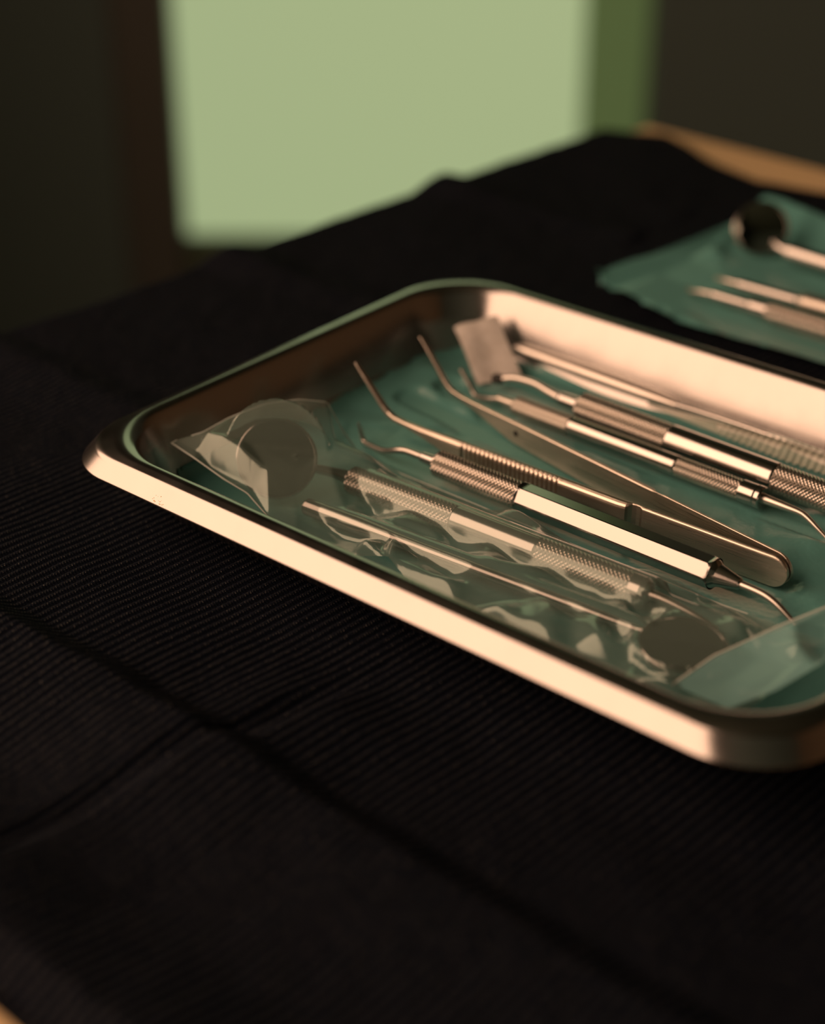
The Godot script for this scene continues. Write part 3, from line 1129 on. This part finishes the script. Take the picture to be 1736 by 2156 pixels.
# ------------------------------------------------------------------ the loose instruments
func build_loose_instruments():
	# bright hexagonal probe
	var o := thing("hexagonal_probe", -41.7, -6.6, 7.6, -0.8)
	tag(o, "steel dental probe with bright six-sided handle in front of the tweezers", "probe")
	part("knurled_grip", knurl(0.3, 29.4, 4.0, 1.15, 0.2), M.knurled_steel, o)
	part("handle", hexagon_bar(29.4, 90.7, 3.72, 4.22), M.mirror_bright_steel, o)
	part("ferrule", lathe([[0.3, 3.6], [-0.2, 3.5], [-0.6, 3.1], [-1.0, 1.9], [-6.0, 1.5], [-6.4, 1.2], [-6.4, 0.1]]), M.polished_steel, o)
	part("ferrule", lathe([[90.6, 3.9], [91.2, 3.6], [92.0, 3.0], [98.0, 1.55], [98.4, 1.2], [98.4, 0.1]]), M.polished_steel, o)
	part("hooked_tip", tube([[v(-5.5, 0, 0), 1.15], [v(-12, -0.2, 0), 1.05], [v(-15, -0.8, -0.4), 0.95], [v(-21, -3.2, 0.3), 0.8], [v(-29, -4.6, 2.2), 0.75], [v(-31.4, -4.4, 3.0), 0.8], [v(-32.4, -2.0, 3.0), 0.6], [v(-33.2, 0.8, 2.8), 0.35]]), M.tip_steel, o)
	part("bent_tip", tube([[v(97.6, 0, 0), 1.1], [v(103, -0.1, 0), 1.0], [v(106.5, -0.5, -0.2), 0.95], [v(110, -1.8, -0.5), 0.85], [v(114.5, -4.4, -0.8), 0.6]]), M.tip_steel, o)
	build_tweezers()
	# slim round probe
	o = thing("round_probe", -49.3, 39.6, 6.2, -1.9)
	tag(o, "slim round steel probe with a smooth shiny middle behind the tweezers", "probe")
	part("knurled_grip", knurl(0.6, 21.0, 3.05, 0.8, 0.1), M.dull_steel, o)
	part("handle", lathe([[21.0, 0.1], [21.0, 2.8], [21.3, 3.0], [58.6, 3.0], [59.0, 2.8], [59.0, 0.1]]), M.polished_steel, o)
	part("knurled_grip", knurl(59.1, 79.8, 3.05, 1.05, 0.18), M.knurled_steel, o)
	part("collar", lathe([[79.8, 2.9], [80.0, 3.15], [84.6, 3.2], [85.0, 3.0], [85.2, 3.3], [86.4, 3.3], [86.8, 3.0], [86.8, 0.1]]), M.polished_steel, o)
	part("ferrule", lathe([[0.6, 2.9], [0.2, 2.6], [-0.6, 1.6], [-7.0, 1.3], [-7.4, 1.0], [-7.4, 0.1]]), M.dull_steel, o)
	part("hooked_tip", tube([[v(-6.6, 0, 0), 1.0], [v(-11, -1.4, 0.2), 0.85], [v(-16.5, -3.0, 1.4), 0.8], [v(-18.0, -2.6, 2.0), 0.9], [v(-20.5, 0.0, 2.2), 0.7], [v(-24.0, 3.6, 2.4), 0.6]]), M.tip_steel, o)
	part("bent_tip", tube([[v(86.4, 0, 0), 1.5], [v(93, 0, 0), 1.2], [v(98, -0.2, 0.2), 0.95], [v(100.5, -0.8, 0), 0.85], [v(104, -2.3, -0.6), 0.7], [v(108, -4.4, -1.0), 0.5]]), M.tip_steel, o)
	# thick probe
	o = thing("thick_probe", -32.1, 49.3, 7.8, -2.4)
	tag(o, "thick round steel probe with coarse diamond knurling nearest the far wall", "probe")
	part("knurled_grip", knurl(0.4, 32.4, 4.4, 1.2, 0.21), M.knurled_steel, o)
	part("handle", lathe([[32.5, 0.1], [32.5, 4.2], [32.9, 4.45], [67.7, 4.45], [68.1, 4.2], [68.1, 0.1]]), M.polished_steel, o)
	part("knurled_grip", knurl(68.2, 100.0, 4.4, 1.2, 0.21), M.knurled_steel, o)
	part("ferrule", lathe([[0.4, 4.0], [0.0, 3.6], [-0.6, 2.6], [-1.0, 2.3], [-7.6, 2.0], [-8.4, 1.6], [-8.6, 1.3], [-8.6, 0.1]]), M.polished_steel, o)
	part("ferrule", lathe([[100.0, 4.0], [100.4, 3.6], [101.0, 2.6], [108, 1.6], [108, 0.1]]), M.polished_steel, o)
	part("flat_tip", tube([[v(-8.0, 0, 0), 1.4], [v(-13, 0.4, 0.5), 1.25], [v(-19, 0.9, 1.2), 1.2], [v(-26, 0.5, 1.0), 1.2], [v(-30, -0.6, 0.4), 1.2]]), M.tip_steel, o)
	part("tip_end", chamfer_box(Vector3(0.0042, 0.0026, 0.0030), 0.0006), M.dark_bore, o, v(-32.6, -1.4, 0.2))
	part("bent_tip", tube([[v(107, 0, 0), 1.2], [v(113, -0.5, 0), 1.0], [v(119, -3.0, -0.5), 0.6]]), M.tip_steel, o)


func arm_mesh(serrated: bool) -> ArrayMesh:
	# outline in the upright plane: x along the arm, y up; then thickness, thicker at the grip. Tail at x 0, tip towards -x
	var stations := []   # x, bottom, top, thickness
	for k in 9:          # rounded tail
		var a := PI / 2 * k / 8.0
		stations.append([4.6 - 4.6 * (1.0 - sin(PI / 2 - a)), -4.5 * sin(a) - 0.02, 4.5 * sin(a) + 0.02, 1.1])
	for x in [-8, -20, -36, -38.6]:
		stations.append([float(x), -4.5, 4.5, 1.15])
	for q in [[-39.6, 0.55], [-40.8, 0.45], [-42.0, 0.65], [-42.8, 1.6], [-43.4, 2.1], [-46, 2.3], [-52, 2.3], [-58, 2.3], [-64.0, 2.3]]:
		stations.append([q[0], -4.4, 4.4, q[1]])
	for k in 22:
		var x := -64.4 - k * 1.55
		var f := k / 22.0
		var lo := lerpf(-4.3, -2.6, f)
		var hi := lerpf(4.4, 4.3, f)
		if serrated:
			stations.append([x, lo, hi, 2.35])
			stations.append([x - 0.7, lo, hi, 2.35])
			stations.append([x - 0.95, lo, hi, 1.75])
			stations.append([x - 1.3, lo, hi, 1.75])
		else:
			stations.append([x, lo, hi, 2.2])
	for q in [[-99.0, -2.4, 4.3, 2.2], [-106, -0.6, 4.2, 2.1], [-114, 1.5, 4.1, 2.0], [-120, 2.6, 4.2, 1.9], [-124, 3.0, 4.7, 1.9], [-126.4, 3.7, 5.7, 1.8], [-128.4, 5.2, 7.4, 1.8], [-131.5, 8.6, 10.4, 1.7], [-135.0, 12.4, 13.8, 1.6], [-138.6, 16.2, 17.0, 1.3], [-139.4, 16.9, 17.3, 0.9]]:
		stations.append(q)
	var sh := Shape.new()
	var b := 0.75
	for k in stations.size() - 1:
		var s0: Array = stations[k]
		var s1: Array = stations[k + 1]
		var loop := func(q: Array) -> Array:
			var c := minf(b, minf((q[2] - q[1]) * 0.45, q[3] * 0.45))
			# outer face is towards the front: t = -thickness, inner face t = 0
			var out := []
			for k2 in 4:
				var c2 := minf(minf(1.7, (q[2] - q[1]) * 0.5), q[3] * 0.74) if k2 == 2 else minf(c, q[3] * 0.24)
				var ct: float = -c2 if k2 == 0 or k2 == 3 else -q[3] + c2
				var cy: float = q[1] + c2 if k2 < 2 else q[2] - c2
				for m2 in 5:
					var a := -PI / 2 * (k2 + m2 / 4.0)
					out.append(v(q[0], cy + sin(a) * c2, ct + cos(a) * c2))
			return out
		var l0: Array = loop.call(s0)
		var l1: Array = loop.call(s1)
		var mid: Vector3 = (l0[2] + l0[7] + l0[12] + l0[17] + l1[2] + l1[7] + l1[12] + l1[17]) * 0.125
		for j in 20:
			var j2 := (j + 1) % 20
			var out: Vector3 = (l0[j] + l0[j2] + l1[j] + l1[j2]) * 0.25 - mid
			sh.flat_quad(l0[j], l1[j], l1[j2], l0[j2], out)
	return sh.mesh()


func build_tweezers():
	var o := thing("tweezers", 58.5, 4.6, 6.9, 0.0)
	tag(o, "open satin steel tweezers with serrated grip and bent tips", "tweezers")
	var front := part("arm", arm_mesh(true), M.satin_steel, o)
	front.rotation.y = deg_to_rad(0.6)
	var back := part("arm", arm_mesh(false), M.satin_steel, o, v(0, -0.3, 1.9))
	back.basis = Basis(Vector3.UP, deg_to_rad(-9.4)) * Basis.from_scale(Vector3(1, 1, -1))
	part("guide_hole", lathe([[0.0, 0.01], [0.0, 0.9], [0.25, 0.95], [0.3, 0.7], [0.3, 0.01]], 24), M.dark_bore, back, v(-96.0, 1.0, 0.1)).rotation.y = -PI / 2
	part("rivet", lathe([[-1.2, 0.01], [-1.2, 1.4], [3.2, 1.4], [3.2, 0.01]], 24), M.satin_steel, o, v(-3.0, 0, 0.4)).rotation.y = PI / 2


# ------------------------------------------------------------------ the pouch on the cloth behind the tray
func build_far_pouch():
	var o := thing("flat_pouch", -40, 190, 0)
	tag(o, "blue green plastic pouch lying on the black cloth behind the tray", "pouch")
	var r := RandomNumberGenerator.new()
	r.seed = 61
	var pa := Patches.new()
	for q in [[-97.0, 154.4, 6], [-87.5, 142.5, 1], [-84.4, 184.3, 4], [-71.9, 203.6, 7], [-79.0, 238.0, 14], [-84.0, 246.0, 12], [-66.0, 240.0, 13], [-51.5, 241.0, 10], [-30.0, 244.0, 7], [60.0, 246.0, 2], [-70.0, 222.0, 6]]:
		pa.add(q[0], q[1], q[2])
	for a in 9:
		for b in 7:
			var q := Vector2(lerpf(-82, 62, a / 8.0) + r.randf_range(-6, 6), lerpf(140, 240, b / 6.0) + r.randf_range(-6, 6))
			if q.distance_to(Vector2(-80, 236)) > 24.0 and q.distance_to(Vector2(-96, 154)) > 16.0 and q.distance_to(Vector2(-52, 238)) > 14.0:
				pa.add(q.x, q.y, 1.2 + 3.4 * pow(r.randf(), 1.4))
	pa.close()
	var cols := 110
	var rows := 80
	var pts := PackedVector3Array()
	for k in rows:
		for c in cols:
			var f := float(c) / (cols - 1)
			var g := float(k) / (rows - 1)
			var left := lerpf(-95.0, -80.0, g) if g < 0.25 else lerpf(-91.0, -79.0, (g - 0.25) / 0.75)
			var s := lerpf(left, 62.0, f)
			var t := lerpf(136.0, 242.0, g) + 12.0 * (1.0 - g) * clampf((-s - 55.0) / 40.0, 0.0, 1.0)
			var under := 1.5 + 0.55 * maxf(Vector2(s + 64.5, t - 210.5).length() - 11.0, 0.0)   # pressed down below the mirror's head
			pts.append(v(s + 40, minf(pa.height(Vector2(s, t)), under), t - 190))
	part("teal_sheet", sheet(pts, cols), M.teal_sheet, o)
	# three instruments on it
	o = thing("mouth_mirror", -48.0, 203.0, 8.5, -6.0)
	tag(o, "mouth mirror with dark round head on the pouch behind the tray", "mirror")
	part("handle", lathe([[0, 0.1], [0, 2.6], [0.5, 3.0], [22, 3.1], [22.5, 2.9], [100, 2.9], [100, 0.1]]), M.polished_steel, o)
	part("neck", tube([[v(1, 0, 0), 2.2], [v(-4, 0.4, 0.4), 1.5], [v(-7, 1.2, 1.6), 1.3]]), M.polished_steel, o)
	mirror_head(o, v(-16.6, 3.0, 6.0), Vector3(0.44, 0.52, 0.73), 10.2)
	o = thing("knurled_probe", -50.5, 153.8, 6.5, -1.8)
	tag(o, "knurled probe nearest the tray on the pouch behind it", "probe")
	part("shank", lathe([[0, 0.1], [0, 1.2], [0.6, 1.6], [15, 1.8], [15.4, 2.3], [16, 2.6], [23.6, 2.8], [24, 2.4]]), M.polished_steel, o)
	part("knurled_grip", knurl(23.6, 56, 3.6, 1.2, 0.2), M.knurled_steel, o)
	part("handle", lathe([[56, 3.3], [56.3, 3.5], [95, 3.5], [95.4, 3.2], [95.4, 0.1]]), M.polished_steel, o)
	part("bent_tip", tube([[v(0.5, 0, 0), 1.1], [v(-5, -0.6, 0.5), 0.8], [v(-10, -2.2, 2.0), 0.7], [v(-12, -2.0, 4.0), 0.6]]), M.tip_steel, o)
	o = thing("plain_probe", -48.5, 168.0, 6.5, -0.6)
	tag(o, "plain probe between the mirror and the knurled probe behind the tray", "probe")
	part("shank", lathe([[0, 0.1], [0, 1.3], [0.6, 1.8], [24, 2.1], [25, 2.6], [26, 2.7]]), M.polished_steel, o)
	part("handle", lathe([[25.6, 2.6], [26, 3.0], [26.6, 3.3], [95, 3.3], [95.4, 3.0], [95.4, 0.1]]), M.dull_steel, o)
	part("bent_tip", tube([[v(0.5, 0, 0), 1.1], [v(-5, -0.4, 1.0), 0.9], [v(-10, -1.5, 3.0), 0.8]]), M.tip_steel, o)
